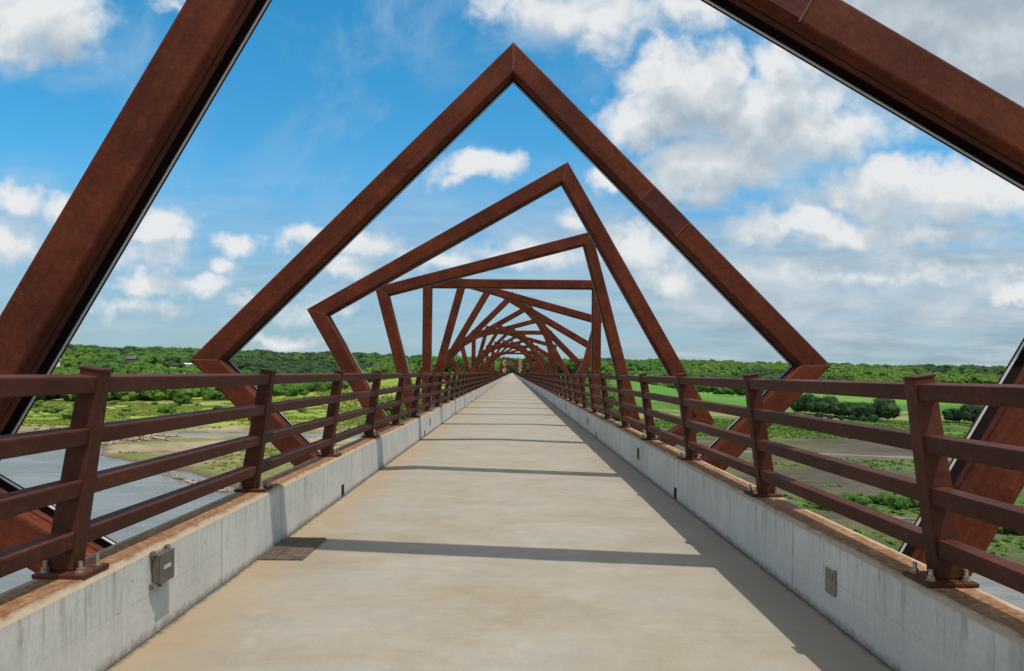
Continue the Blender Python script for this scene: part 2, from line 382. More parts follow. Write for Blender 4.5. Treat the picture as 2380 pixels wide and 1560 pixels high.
# ------------------------------------------------------------------ parapets: concrete upstands of long segments
WZ = .46
DRAINS = [0.5 + 7.3 * i for i in range(0, 14)]
def parapet(sgn, label, m, lights):
    root = empty('parapet_wall', (sgn * 1.96, 0, 0)); tag(root, label, 'parapet')
    pr = [(1.83, .004), (1.83, .435), (1.855, WZ), (2.065, WZ), (2.09, .435), (2.09, .004)]
    def seg(y0, y1):
        q = MB()
        for y in (y0, y1): q.v += [(sgn * (x - 1.96), y, z) for x, z in pr]
        k = len(pr)
        for i in range(k):
            f = (i, (i + 1) % k, k + (i + 1) % k, k + i)
            q.f.append(f if sgn > 0 else f[::-1])
        q.f.append(tuple(range(k))[::-1] if sgn > 0 else tuple(range(k))); q.f.append(tuple(range(k, 2 * k)) if sgn > 0 else tuple(range(k, 2 * k))[::-1])
        me = q.mesh('wall_segment', m)
        bm = bmesh.new(); bm.from_mesh(me); bmesh.ops.recalc_face_normals(bm, faces=bm.faces); bm.to_mesh(me); bm.free()
        link('wall_segment', me, root)
    js = ([-14, 5.73, 18.0] if sgn < 0 else [-14, 7.07, 18.9]); y = js[-1]
    while y < END_Y - 12: y += 12.2; js.append(y)
    js.append(END_Y)
    for a, c in zip(js[:-1], js[1:]): seg(a + .007, c - .007)
    for y in DRAINS:                         # scupper at the foot: dark mouth in a thin cast lip
        q = MB(); x0 = -sgn * .13; x1 = x0 - sgn * .006
        q.box(min(x0, x1), max(x0, x1), y - .05, y + .05, .018, .135)
        o = link('drain_opening', q.mesh('drain_opening', M_HOLE), root)
    for y in lights:                         # recessed deck lamp: metal rim with dark lens
        q = MB(); xa = -sgn * .13; xb = xa - sgn * .008
        for (a0, a1, z0, z1) in ((y - .075, y + .075, .325, .340), (y - .075, y + .075, .160, .175), (y - .075, y - .060, .175, .325), (y + .060, y + .075, .175, .325)):
            q.box(min(xa, xb), max(xa, xb), a0, a1, z0, z1)
        rim = link('deck_lamp', q.mesh('deck_lamp', M_COVER), root)
        q = MB(); xb = xa - sgn * .004; q.box(min(xa, xb), max(xa, xb), y - .060, y + .060, .175, .325)
        link('lens', q.mesh('lens', M_HOLE), rim)
    return root
parapet(-1, 'grey concrete parapet upstand along the river side, with a utility box on its face', M_WALL_L, [16.1 + 12.4 * i for i in range(5)])
parapet(1, 'shaded concrete parapet upstand along the field side, with a sunlit outer top edge', M_WALL_R, [10.1 + 6.75 * i for i in range(9)])

# utility box on the near face of the river-side parapet
ub = empty('utility_box', (-1.826, 3.72, .268)); tag(ub, 'small brown metal utility box bolted to the river side parapet face', 'utility box')
q = MB(); q.box(.006, .044, -.070, .070, .012, .160); me = bevel_mesh(q.mesh('box_body', M_BOX), .006, 2); link('box_body', me, ub)
q = MB(); q.box(.0445, .052, -.075, .075, .007, .165); me = bevel_mesh(q.mesh('lid', M_BOX), .004, 2); lid = link('lid', me, ub)
q = MB(); q.box(.0525, .0540, -.040, .034, .078, .098); link('label_plate', q.mesh('label_plate', M_PLATE), lid)
for yy in (-.090, .060):
    for zz in (-.012, .152):
        q = MB(); q.box(.001, .020, yy, yy + .030, zz, zz + .028); tb = link('mounting_tab', bevel_mesh(q.mesh('mounting_tab', M_BOX), .003, 1), ub)
        q = MB(); q.tube([(.020, yy + .015, zz + .012), (.030, yy + .015, zz + .014)], .007, 6); link('screw', q.mesh('screw', M_BOLT), tb)
q = MB(); q.tube([(.012, 0.0, .013), (.012, .0, -.02)], .010, 8); link('conduit_stub', q.mesh('conduit_stub', M_BOX), ub)
# cover plate on the other side
cp = empty('cover_plate', (1.826, 4.0, .155)); tag(cp, 'small tan metal cover plate set into the shaded field side parapet', 'cover plate')
q = MB(); q.box(-.007, -.001, -.058, .058, .0, .14); link('plate', bevel_mesh(q.mesh('plate', M_COVER), .003, 1), cp)
q = MB(); q.box(-.011, -.0075, -.046, .046, .088, .130); link('hinged_lid', bevel_mesh(q.mesh('hinged_lid', M_COVER), .003, 1), cp)
q = MB(); q.box(-.006, -.0005, -.070, -.0585, .01, .15); link('conduit_strap', q.mesh('conduit_strap', M_COVER), cp)

# steel grate in the deck
m, n, b = mat('grate_steel', .6, .4)
tc = n.node('ShaderNodeTexCoord')
n.put(b.inputs['Base Color'], n.ramp(n.noise(tc.outputs['Object'], 12, 5), [(.35, (.10, .075, .055)), (.65, (.17, .14, .105))])); M_GRATE = m
gr = empty('floor_grate', (-1.655, 5.5, .004)); tag(gr, 'rectangular brown steel grate lying in the deck against the river side parapet', 'grate')
q = MB(); q.box(-.165, .165, -.33, .33, 0, .004); link('grate_pan', q.mesh('grate_pan', M_GRATE), gr)
q = MB()
for i in range(34): y = -.325 + i * .65 / 33; q.box(-.160, .160, y - .0035, y + .0035, .0045, .011)
for i in range(8): x = -.155 + i * .31 / 7; q.box(x - .004, x + .004, -.329, .329, .0042, .0095)
o = link('grate_bars', q.mesh('grate_bars', M_GRATE), gr)

# ------------------------------------------------------------------ square steel frames round the deck
A_O, TW, DEP, ZC = 2.786, .275, .30, 1.504
A_I = A_O - TW
def rc(cx, cy, r, a0, a1, k=4):
    return [(cx + r * math.cos(R(a0 + (a1 - a0) * i / k)), cy + r * math.sin(R(a0 + (a1 - a0) * i / k))) for i in range(k + 1)]
# section of a beam: (distance from frame centre, depth along the bridge)
rad = .024
SEC = []
SEC += rc(A_O - rad, rad, rad, 0, -90)                 # outer front
SEC += rc(A_I + rad + .010, rad + .010, rad + .010, -90, -180)   # inner front
SEC = [(r, max(y, 0)) for r, y in SEC]
SEC += [(A_I, .080), (A_I + .012, .081), (A_I + .012, .090), (A_I - .004, .091), (A_I - .004, .142)]
CH0 = len(SEC) - 1
SEC += [(A_I + .062, .144), (A_I + .062, .280)]
CH1 = len(SEC)
SEC += [(A_I - .002, .282), (A_I - .002, .296)]
SEC += [(A_I + .002, DEP)]
SEC += rc(A_O - rad, DEP - rad, rad, 90, 0)
def sweep(sec, mname, m, smooth=30):
    q = MB(); k = len(sec)
    q.v = [(-r, y, r) for r, y in sec] + [(r, y, r) for r, y in sec]
    for i in range(k): q.f.append((i, (i + 1) % k, k + (i + 1) % k, k + i))
    q.f.append(tuple(range(k))); q.f.append(tuple(range(2 * k - 1, k - 1, -1)))
    me = q.mesh(mname, m)
    bm = bmesh.new(); bm.from_mesh(me); bmesh.ops.recalc_face_normals(bm, faces=bm.faces); bm.to_mesh(me); bm.free()
    return me
ME_BEAM = sweep(SEC, 'beam', M_RUST); ME_BEAM.materials.append(M_CHAN)
for pl_ in list(ME_BEAM.polygons)[CH0:CH1]: pl_.material_index = 1
ME_LED = sweep([(A_I + .001, .264), (A_I + .001, .2795), (A_I + .008, .2795), (A_I + .008, .264)], 'light_strip', M_LED)
def splice_mesh():
    q = MB(); t = .004; L = .31
    def pl(r0, r1, y0, y1): q.box(-L, L, y0, y1, r0, r1)
    pl(A_I + .030, A_O - .030, -.005, -.0008); pl(A_O + .0008, A_O + .005, .030, .270); pl(A_I + .03, A_O - .03, DEP + .0008, DEP + .005)
    # weld beads along both ends of the front plate
    me = q.mesh('splice_plate', M_SPLICE); q = MB()
    q.box(-.005, .005, -.008, -.0005, A_I + .012, A_O - .012)
    return me, q.mesh('weld_bead', M_WELD)
ME_SPL, ME_WELD = splice_mesh()
q = MB(); i0, o0 = A_I + .02, A_O - .012; q.hexa([(i0 - .005, -.002, i0 + .005), (i0 + .005, -.002, i0 - .005), (i0 + .005, .004, i0 - .005), (i0 - .005, .004, i0 + .005),
      (o0 - .005, -.002, o0 + .005), (o0 + .005, -.002, o0 - .005), (o0 + .005, .004, o0 - .005), (o0 - .005, .004, o0 + .005)])
ME_MITRE = q.mesh('mitre_weld', M_WELD)
def make_frame():
    root = empty('steel_frame')
    for k in range(4):
        bo = link('beam', ME_BEAM, root); bo.rotation_euler = (0, R(90 * k), 0)
        link('light_strip', ME_LED, bo)
        link('mitre_weld', ME_MITRE, bo)
        if k == 0: link('splice_plate', ME_SPL, bo); link('weld_bead', ME_WELD, bo, (-.31, 0, 0)); link('weld_bead', ME_WELD, bo, (.31, 0, 0))
    return root
ORD = ('first second third fourth fifth sixth seventh eighth ninth tenth eleventh twelfth thirteenth fourteenth fifteenth sixteenth seventeenth '
       'eighteenth nineteenth twentieth twenty-first twenty-second twenty-third twenty-fourth twenty-fifth twenty-sixth twenty-seventh twenty-eighth '
       'twenty-ninth thirtieth thirty-first thirty-second thirty-third thirty-fourth thirty-fifth thirty-sixth thirty-seventh thirty-eighth thirty-ninth fortieth').split()
D1, SF = 8.70, 4.47
dist = [D1 + SF * (k - 1) for k in range(0, 23)] + [157, 176, 203, 240, 285, 318] + [395, 470]
first = make_frame()
# which beam (0 = the one turned by the angle itself, then clockwise) carries the visible splice
SPL = {0: 0, 1: 0, 2: 3, 3: 3, 4: 3, 5: 3, 6: 3}
TILT = {0: 'nearest rust brown steel frame, so close that its peak is cut off', 1: 'rust brown square steel frame standing on its corner like a diamond',
        2: 'rust brown square steel frame with its peak leaning to the field side', 3: 'rust brown square steel frame slightly tilted, its field side raised', 4: 'rust brown square steel frame standing level with upright sides, nearest such'}
for k, dy in enumerate(dist):
    o = first if k == 0 else copy_tree(first)
    ang = 30 + 15 * k
    if k in SPL: ang -= 90 * (SPL[k])
    o.location = (0, dy, ZC); o.rotation_euler = (0, R(ang), 0)
    o.scale = (1, 1, 1)
    if k == 0: o.location = (.205, dy, 1.532); o.scale = (1.04, 1, .97)      # the near frame is set a little to the field side
    w = ORD[k]
    if k in TILT: lab = TILT[k]
    elif k < 23: lab = f'{w} square rust brown steel frame over the deck, counted from the camera'
    elif k < 29: lab = f'{w} rust brown steel frame from the camera, in the widely spaced run before the towers'
    else: lab = f'{w} rust brown steel frame from the camera, small and far beyond the pale towers'
    tag(o, lab, 'frame', 'square steel frames turning along the bridge')

# ------------------------------------------------------------------ railings
PS, PY0 = 2.26, 3.205 - 2.26 * 5
RAILZ = [1.355, 1.123, .891, .659]
LEAN = math.atan2(.13, .93)
def post_mesh(sgn):
    q = MB(); zb, zt = WZ + .022, 1.376; y0, y1 = -.044, .044
    bi, bo, ti, to = 1.928, 2.058, 1.812, 1.905
    c = [(bi, y0, zb), (bo, y0, zb), (bo, y1, zb), (bi, y1, zb), (ti, y0, zt - .007), (to, y0, zt + .007), (to, y1, zt + .007), (ti, y1, zt - .007)]
    q.hexa([(sgn * x, y, z) for x, y, z in c] if sgn > 0 else [(sgn * x, y, z) for x, y, z in (c[1], c[0], c[3], c[2], c[5], c[4], c[7], c[6])])
    me = bevel_mesh(q.mesh('post', M_RAIL), .006, 2)
    return me
def cap_mesh(sgn):
    q = MB(); c = [(1.809, -.047, 1.3693), (1.908, -.047, 1.3843), (1.908, .047, 1.3843), (1.809, .047, 1.3693)]
    c += [(x, y, z + .014) for x, y, z in c]
    q.hexa([(sgn * x, y, z) for x, y, z in c] if sgn > 0 else [(sgn * x, y, z) for x, y, z in (c[1], c[0], c[3], c[2], c[5], c[4], c[7], c[6])])
    return bevel_mesh(q.mesh('post_cap', M_RAIL), .003, 1)
def plate_mesh(sgn):
    q = MB(); q.box(min(sgn * 1.845, sgn * 2.075), max(sgn * 1.845, sgn * 2.075), -.10, .10, WZ + .001, WZ + .021)
    return bevel_mesh(q.mesh('base_plate', M_RAIL), .003, 1)
def bolt_mesh():
    q = MB(); q.tube([(0, 0, 0), (0, 0, .004)], .020, 14); q.tube([(0, 0, .0042), (0, 0, .021)], .0165, 6); q.tube([(0, 0, .0212), (0, 0, .050)], .0095, 10)
    return q.mesh('anchor_bolt', M_BOLT, 40)
ME_BOLT = bolt_mesh()
def rail_mesh(sgn, z):
    h = .038; zc = z - h; xc = 1.862 + (1.355 - z) * .131 + .006; q = MB()
    ca, sa = math.cos(LEAN), math.sin(LEAN)
    sec = []
    for (ox, oz) in ((-h, -h), (h, -h), (h, h), (-h, h)):
        for (a, b2) in ((0, 0),): sec.append((ox, oz))
    r = .007; s2 = []
    for (cx, cz, a0) in ((h - r, h - r, 0), (-h + r, h - r, 90), (-h + r, -h + r, 180), (h - r, -h + r, 270)):
        for t in (0, 45, 90): s2.append((cx + r * math.cos(R(a0 + t)), cz + r * math.sin(R(a0 + t))))
    s2 = [(x * ca - zz * sa, x * sa + zz * ca) for x, zz in s2]
    yy = list(np.arange(-13, 40, 2.38)) + list(np.arange(40, END_Y, 23.8)); k = len(s2)
    for y in yy: q.v += [(sgn * (xc + x), y, zc + zz) for x, zz in s2]
    for i in range(len(yy) - 1):
        for j in range(k): q.f.append((k * i + j, k * i + (j + 1) % k, k * i + k + (j + 1) % k, k * i + k + j))
    q.f.append(tuple(range(k))); q.f.append(tuple(range(k * (len(yy) - 1), k * len(yy))))
    me = q.mesh('rail', M_RAIL)
    bm = bmesh.new(); bm.from_mesh(me); bmesh.ops.recalc_face_normals(bm, faces=bm.faces); bm.to_mesh(me); bm.free()
    return me
def railing(sgn, label):
    root = empty('railing'); tag(root, label, 'railing')
    for z in RAILZ: link('rail', rail_mesh(sgn, z), root)
    pm, cm, bm_ = post_mesh(sgn), cap_mesh(sgn), plate_mesh(sgn)
    ny = int((END_Y - PY0) / PS); far = MB()
    for i in range(ny):
        y = PY0 + i * PS
        if i < 99:
            p = link('post', pm, root, (0, y, 0)); link('post_cap', cm, p); link('base_plate', bm_, p)
            if i < 20:
                for dx in (1.882, 2.038):
                    for dyy in (-.062, .062):
                        bo = link('anchor_bolt', ME_BOLT, p, (sgn * dx, dyy, WZ + .0215)); bo.rotation_euler.z = random.random() * 3
        else:
            for me in (pm, cm, bm_):
                far.add([(v.co.x, v.co.y + y, v.co.z) for v in me.vertices], [tuple(pp.vertices) for pp in me.polygons])
    o = link('post', far.mesh('far_posts', M_RAIL), root); o['kind'] = 'stuff'
railing(-1, 'rust brown four bar steel railing on the river side parapet')
railing(1, 'rust brown four bar steel railing on the field side parapet, with sunlit bar tops')

# ------------------------------------------------------------------ land
ZG, ZW = -28.6, -29.7
def vnoise(x, y, seed=0):
    xi = np.floor(x).astype(np.int64); yi = np.floor(y).astype(np.int64); xf = x - xi; yf = y - yi
    def h(a, b2):
        n_ = (a * 374761393 + b2 * 668265263 + seed * 1442695041) & 0xffffffff
        n_ = ((n_ ^ (n_ >> 13)) * 1274126177) & 0xffffffff
        return ((n_ ^ (n_ >> 16)) & 0xffff) / 65535.0
    u = xf * xf * (3 - 2 * xf); v = yf * yf * (3 - 2 * yf)
    return (h(xi, yi) * (1 - u) + h(xi + 1, yi) * u) * (1 - v) + (h(xi, yi + 1) * (1 - u) + h(xi + 1, yi + 1) * u) * v
def fbm(x, y, sc, o=4, seed=0):
    t = 0; a = .5; x = np.asarray(x, float) / sc; y = np.asarray(y, float) / sc
    for i in range(o): t = t + a * vnoise(x, y, seed + i); x = x * 2.03 + 5.1; y = y * 2.03 + 1.7; a *= .5
    return t / (1 - .5 ** o)
def sst(x, a, b2):
    t = np.clip((x - a) / (b2 - a), 0, 1); return t * t * (3 - 2 * t)
def poly_sd(x, y, poly):
    """signed distance: positive inside"""
    x = np.asarray(x, float); y = np.asarray(y, float)
    dmin = np.full(x.shape, 1e9); ins = np.zeros(x.shape, bool); k = len(poly)
    for i in range(k):
        (ax, ay_), (bx, by) = poly[i], poly[(i + 1) % k]
        ex, ey = bx - ax, by - ay_; L = ex * ex + ey * ey + 1e-9
        t = np.clip(((x - ax) * ex + (y - ay_) * ey) / L, 0, 1)
        dmin = np.minimum(dmin, np.hypot(x - ax - t * ex, y - ay_ - t * ey))
        c = ((ay_ > y) != (by > y)) & (x < (bx - ax) * (y - ay_) / (by - ay_ + 1e-12) + ax)
        ins ^= c
    return np.where(ins, dmin, -dmin)
def line_d(x, y, pts):
    dmin = np.full(np.shape(x), 1e9)
    for (ax, ay_), (bx, by) in zip(pts[:-1], pts[1:]):
        ex, ey = bx - ax, by - ay_; L = ex * ex + ey * ey
        t = np.clip(((x - ax) * ex + (y - ay_) * ey) / L, 0, 1)
        dmin = np.minimum(dmin, np.hypot(x - ax - t * ex, y - ay_ - t * ey))
    return dmin
def g2(px, py): q = at(px, py, ZW); return (q[0], q[1])
RIVER = [(-900, 420), g2(-120, 1003), g2(0, 1007), g2(110, 1008), g2(226, 1013), g2(222, 1042), g2(219, 1058), g2(275, 1070), g2(345, 1083), g2(437, 1104), g2(489, 1121), g2(540, 1141),
         (-30, 158), (25, 135), g2(2290, 1338), g2(2420, 1352), (320, 20), (320, -300), (-900, -300)]
CREEK = [g2(200, 1012), g2(300, 1010), g2(420, 1010), g2(560, 1011), g2(700, 1012), g2(830, 1014), g2(1190, 1030), g2(1600, 1046), g2(1760, 1051), g2(1900, 1055), g2(2150, 1065), g2(2500, 1082)]
def hill_h(x, y):
    r = np.hypot(x, y); u = np.clip(x / np.maximum(y, 1), -1.2, 1.2)
    Ht = np.interp(u, [-1.2, -.64, -.4, -.15, 0, .25, .45, .72, 1.2], [80, 70, 63, 58, 54, 47, 40, 32, 28])
    n_ = fbm(x, y, 420, 4, 11) - .5
    h = sst(r, 980, 2050) * Ht * (1 + .30 * n_)
    # bluff where the bridge lands
    bl = np.exp(-((np.abs(x) / 190) ** 3)) * sst(y, 560, 735)
    h = np.maximum(h, bl * (28.2 + 8 * np.clip((np.abs(x) - 8) / 60, 0, 1) * n_))
    return h
def land(x, y):
    x = np.asarray(x, float); y = np.asarray(y, float)
    wob = 6 * (fbm(x, y, 14, 4, 3) - .5)
    sd_ = poly_sd(x, y, RIVER) + wob
    cd = line_d(x, y, CREEK) + 3.5 * (fbm(x, y, 16, 3, 8) - .5)
    far = sst(np.hypot(x, y), 300, 800)
    h = ZG + (fbm(x, y, 45, 4, 5) - .5) * (1.1 + 2.5 * far) + hill_h(x, y)
    dep = sst(sd_, -5.0, 3.0)
    h = h * (1 - dep) + (ZW - 1.6) * dep
    hw = np.where(x < 0, 6.5, 1.3)
    cr = 1 - sst(cd - hw, -2.0, 5.0)
    low = 1 - sst(cd - hw, 0, 26)
    h = h * (1 - low) + (ZW + .45) * low
    h = np.where(cr > 0, h * (1 - cr) + np.minimum(h, ZW - .6) * cr, h)
    return h, sd_, cd

na, nr = 560, 330
th = np.linspace(R(-78), R(78), na); rr = 24 * (9000 / 24) ** (np.linspace(0, 1, nr) ** .93)
TH, RR = np.meshgrid(th, rr); GX = RR * np.sin(TH); GY = RR * np.cos(TH)
GZ, SD, CD = land(GX, GY)
# colours of the ground: mud, sand, meadow, fields
YBX = [-400, -250, -140, -60, 0, 60, 160, 300, 500]; YBY = [345, 362, 384, 390, 365, 345, 338, 330, 325]
def green_belt(x, y):
    yy = y + 22 * (fbm(x, y, 34, 4, 51) - .5) + .10 * (x - 120)
    g_ = sst(yy, 228, 238) * (1 - sst(yy, 256, 264)) * .75 + sst(yy, 146, 154) * (1 - sst(yy, 184, 194)) + sst(yy, 108, 116) * (1 - sst(yy, 128, 140)) * .5
    return np.clip(g_ * sst(fbm(x, y, 13, 4, 53), .36, .50), 0, 1)
def ground_colour(x, y, sd_, cd):
    n1 = fbm(x, y, 30, 5, 21); n2 = fbm(x, y, 9, 4, 31); n3 = fbm(x * .35, y, 22, 4, 41)
    u = x / np.maximum(y, 1); left = sst(-u, -.02, .06)
    c = lambda *a: np.array(a)[None, None, :] if x.ndim == 2 else np.array(a)[None, :]
    mx = lambda a, b2, t: a * (1 - t[..., None]) + b2 * t[..., None]
    mead = mx(mx(c(.170, .240, .036), c(.255, .285, .055), sst(n1, .42, .62)), c(.115, .190, .032), sst(n2, .56, .74))
    right_g = mx(c(.050, .105, .022), c(.085, .150, .030), sst(n1, .42, .64))  # right side greens, darkened to carry the cloud shade
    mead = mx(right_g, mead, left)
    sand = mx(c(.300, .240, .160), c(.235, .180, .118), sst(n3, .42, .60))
    mud = mx(c(.066, .057, .045), c(.100, .085, .066), sst(n3, .42, .62))  # right side mud, with cloud shade worked into its dark colour
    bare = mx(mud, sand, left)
    bare = mx(bare, c(.110, .135, .035), sst(n1 * .55 + n2 * .45, .42, .58) * (.80 * left + .35 * (1 - left)))
    # distance of the bare flood bench from the water
    yb = np.interp(x, YBX, YBY)
    t = sst(y + 26 * (n1 - .5), yb - 6, yb + 14)
    col = mx(bare, mead, t)
    # right: green belts between the mud flats
    gr_ = (1 - left) * green_belt(x, y) * (1 - t)
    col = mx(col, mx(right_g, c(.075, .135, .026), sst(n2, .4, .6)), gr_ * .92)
    # tan band inside the meadow, right and left
    band = (1 - left) * sst(y, 470, 500) * (1 - sst(y, 590, 640)) * .8 * sst(n3, .3, .55)
    col = mx(col, c(.24, .215, .105), band)
    bl_ = left * sst(n3, .50, .60) * sst(y, 420, 450) * (1 - sst(y, 620, 660)) * .55
    col = mx(col, c(.27, .235, .12), bl_)
    # sown field on the right
    fl = (1 - left) * sst(u, .14, .18) * sst(y, 590 , 640) * (1 - sst(y, 1180, 1230))
    fld = mx(c(.070, .185, .032), c(.110, .225, .036), sst(y, 640, 900)); fld = mx(fld, c(.055, .15, .030), sst(u, .36, .42) * (1 - sst(y, 700, 820)))
    col = mx(col, fld, fl)
    col = mx(col, c(.20, .235, .06), (1 - sst(np.abs(x), 18, 32)) * sst(y, 690, 715) * (1 - sst(y, 1240, 1290)))
    # forest floor
    ff = sst(np.hypot(x, y), 1150, 1300); col = mx(col, c(.030, .060, .014), ff)
    wet = sst(sd_, -5.5, -1.0); col = mx(col, c(.095, .075, .055), wet * .85)
    wet = 1 - sst(cd, 6.0, 16.0); col = mx(col, c(.100, .080, .060), wet * .8)
    return col
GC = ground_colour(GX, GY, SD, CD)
idx = np.arange(na * nr).reshape(nr, na)
quads = np.stack([idx[:-1, :-1], idx[:-1, 1:], idx[1:, 1:], idx[1:, :-1]], -1).reshape(-1, 4)
me = bpy.data.meshes.new('ground')
me.vertices.add(na * nr); me.vertices.foreach_set('co', np.stack([GX, GY, GZ], -1).astype(np.float32).ravel())
me.loops.add(quads.size); me.loops.foreach_set('vertex_index', quads[:, ::-1].astype(np.int32).ravel())
me.polygons.add(len(quads)); me.polygons.foreach_set('loop_start', np.arange(0, quads.size, 4, dtype=np.int32))
me.update(calc_edges=True); me.validate()
ca = me.color_attributes.new('tint', 'FLOAT_COLOR', 'POINT')
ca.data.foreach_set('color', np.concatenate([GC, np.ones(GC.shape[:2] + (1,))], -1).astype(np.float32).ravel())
me.shade_smooth()
m, n, b = mat('ground_cover', .95, .1)
at_ = n.node('ShaderNodeAttribute', attribute_name='tint'); g = n.node('ShaderNodeNewGeometry'); p = g.outputs['Position']
v1 = n.noise(p, .35, 6, .68); v2 = n.noise(p, 1.6, 5, .7)
v3 = n.noise(n.v('MULTIPLY', p, (.25, 1, 1)), .12, 6, .72)
mul = n.m('ADD', -.25, n.m('ADD', n.m('MULTIPLY', v1, .9), n.m('ADD', n.m('MULTIPLY', v2, .8), n.m('MULTIPLY', v3, .8))))
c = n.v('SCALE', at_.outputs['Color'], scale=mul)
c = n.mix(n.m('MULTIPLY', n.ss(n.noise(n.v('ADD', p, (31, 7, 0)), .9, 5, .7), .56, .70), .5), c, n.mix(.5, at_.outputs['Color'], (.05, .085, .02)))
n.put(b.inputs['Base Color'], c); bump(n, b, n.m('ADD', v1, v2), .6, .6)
me.materials.append(m)
tag(link('ground', me), kind='structure')

# river
m, n, b = mat('river_water', .08, .5)
b.inputs['IOR'].default_value = 1.333
g = n.node('ShaderNodeNewGeometry'); p = g.outputs['Position']
wv = n.noise(n.v('MULTIPLY', p, (.35, 1.0, 1)), .55, 5, .62, .6); wv2 = n.noise(p, .05, 3, .5)
n.put(b.inputs['Base Color'], n.mix(n.ss(wv2, .4, .6), (.140, .140, .128), (.170, .165, .148)))
n.put(b.inputs['Roughness'], n.m('ADD', .06, n.m('MULTIPLY', n.ss(wv2, .4, .65), .16)))
wv3 = n.noise(n.v('MULTIPLY', p, (.22, 1.4, 1)), .16, 6, .66, 1.0)
bump(n, b, n.m('ADD', wv, n.m('MULTIPLY', wv3, 1.6)), .26, .7)
q = MB(); q.add([(-1600, -400, ZW), (1600, -400, ZW), (1600, 700, ZW), (-1600, 700, ZW)], [(0, 1, 2, 3)])
tag(link('river', q.mesh('river', m)), kind='structure')

# ------------------------------------------------------------------ trees
def leaf_mat(name, dark, mid, light):
    m, n, b = mat(name, .75, .15)
    oi = n.node('ShaderNodeObjectInfo'); g = n.node('ShaderNodeNewGeometry')
    f = n.m('ADD', n.m('MULTIPLY', g.outputs['Random Per Island'], .55), n.m('MULTIPLY', oi.outputs['Random'], .45))
    c = n.ramp(f, [(.15, dark), (.5, mid), (.85, light)])
    n.put(b.inputs['Base Color'], c)
    tr = n.node('ShaderNodeBsdfTranslucent'); n.put(tr.inputs[0], n.mix(.5, c, (.16, .24, .03)))
    ms = n.node('ShaderNodeMixShader'); ms.inputs[0].default_value = .32
    n.put(ms.inputs[1], b.outputs[0]); n.put(ms.inputs[2], tr.outputs[0])
    n.put(m.node_tree.nodes['Material Output'].inputs[0], ms.outputs[0])
    return m
M_LEAF = [leaf_mat('leaves_mid', (.046, .112, .020), (.070, .155, .028), (.100, .200, .038)),
          leaf_mat('leaves_light', (.080, .160, .026), (.112, .205, .034), (.160, .255, .046)),
          leaf_mat('leaves_dark', (.024, .056, .026), (.038, .080, .034), (.058, .110, .040)),
          leaf_mat('leaves_olive', (.085, .120, .030), (.115, .155, .040), (.155, .195, .055))]
M_LEAF.append(leaf_mat('meadow_leaves', (.115, .175, .028), (.165, .225, .038), (.225, .285, .052)))
m, n, b = mat('bark', .9, .1)
tc = n.node('ShaderNodeTexCoord')
n.put(b.inputs['Base Color'], n.ramp(n.noise(n.v('MULTIPLY', tc.outputs['Object'], (6, 6, 1)), 3, 4), [(.3, (.06, .045, .032)), (.7, (.15, .12, .09))])); M_BARK = m

def crown_mesh(rng, h, w, base, nlobe, nleaf, size, m, name='crown', lump=2):
    """leaf clumps on the shells of several overlapping lobes, heights in metres"""
    lobes = []
    ch = h - base
    for i in range(nlobe):
        t = rng.random(); zz = base + ch * (.22 + .60 * t); rr_ = w * (.55 - .30 * abs(t - .35)) * math.sqrt(rng.random())
        a = rng.random() * 6.283; s_ = w * rng.uniform(.24, .40)
        lobes.append((rr_ * math.cos(a), rr_ * math.sin(a), zz, s_, s_ * rng.uniform(.65, .9)))
    lobes.append((0, 0, base + ch * .55, w * .40, ch * .40))
    vs = []; fs = []
    for (lx, ly, lz, lr, lh) in lobes:
        bm = bmesh.new(); bmesh.ops.create_icosphere(bm, subdivisions=lump, radius=1.0); b0 = len(vs); off = Vector((lx * 3.1, ly * 2.7, lz * 1.9))
        for v in bm.verts:
            k = .82 + .42 * mnoise.noise(v.co * 1.7 + off) + .24 * mnoise.noise(v.co * 4.1 + off)
            vs.append(Vector((lx + v.co.x * lr * k, ly + v.co.y * lr * k, lz + v.co.z * lh * k)))
        fs += [tuple(b0 + v.index for v in f.verts) for f in bm.faces]; bm.free()
    for i in range(nleaf):
        lx, ly, lz, lr, lh = lobes[rng.randrange(len(lobes))]
        z = rng.uniform(-.75, 1); a = rng.random() * 6.283; q_ = math.sqrt(max(0, 1 - z * z)); k = rng.uniform(.84, 1.14)
        nrm = Vector((q_ * math.cos(a), q_ * math.sin(a), z)); pnt = Vector((lx + nrm.x * lr * k, ly + nrm.y * lr * k, lz + nrm.z * lh * k))
        nn = (nrm + Vector((rng.uniform(-1, 1), rng.uniform(-1, 1), rng.uniform(-.6, 1))) * .42 + Vector((0, 0, .22))).normalized()
        t1 = nn.orthogonal().normalized(); t1.rotate(Matrix.Rotation(rng.random() * 6.283, 3, nn)); t2 = nn.cross(t1); s_ = size * rng.uniform(.6, 1.35)
        bb = len(vs); kk = 5
        for j in range(kk):
            an = 6.283 * j / kk; r_ = s_ * rng.uniform(.55, 1.1)
            vs.append(pnt + t1 * math.cos(an) * r_ + t2 * math.sin(an) * r_ * .8 + nn * rng.uniform(-.15, .15) * s_)
        fs.append(tuple(range(bb, bb + kk)))
    return mesh_from(name, vs, fs, m)
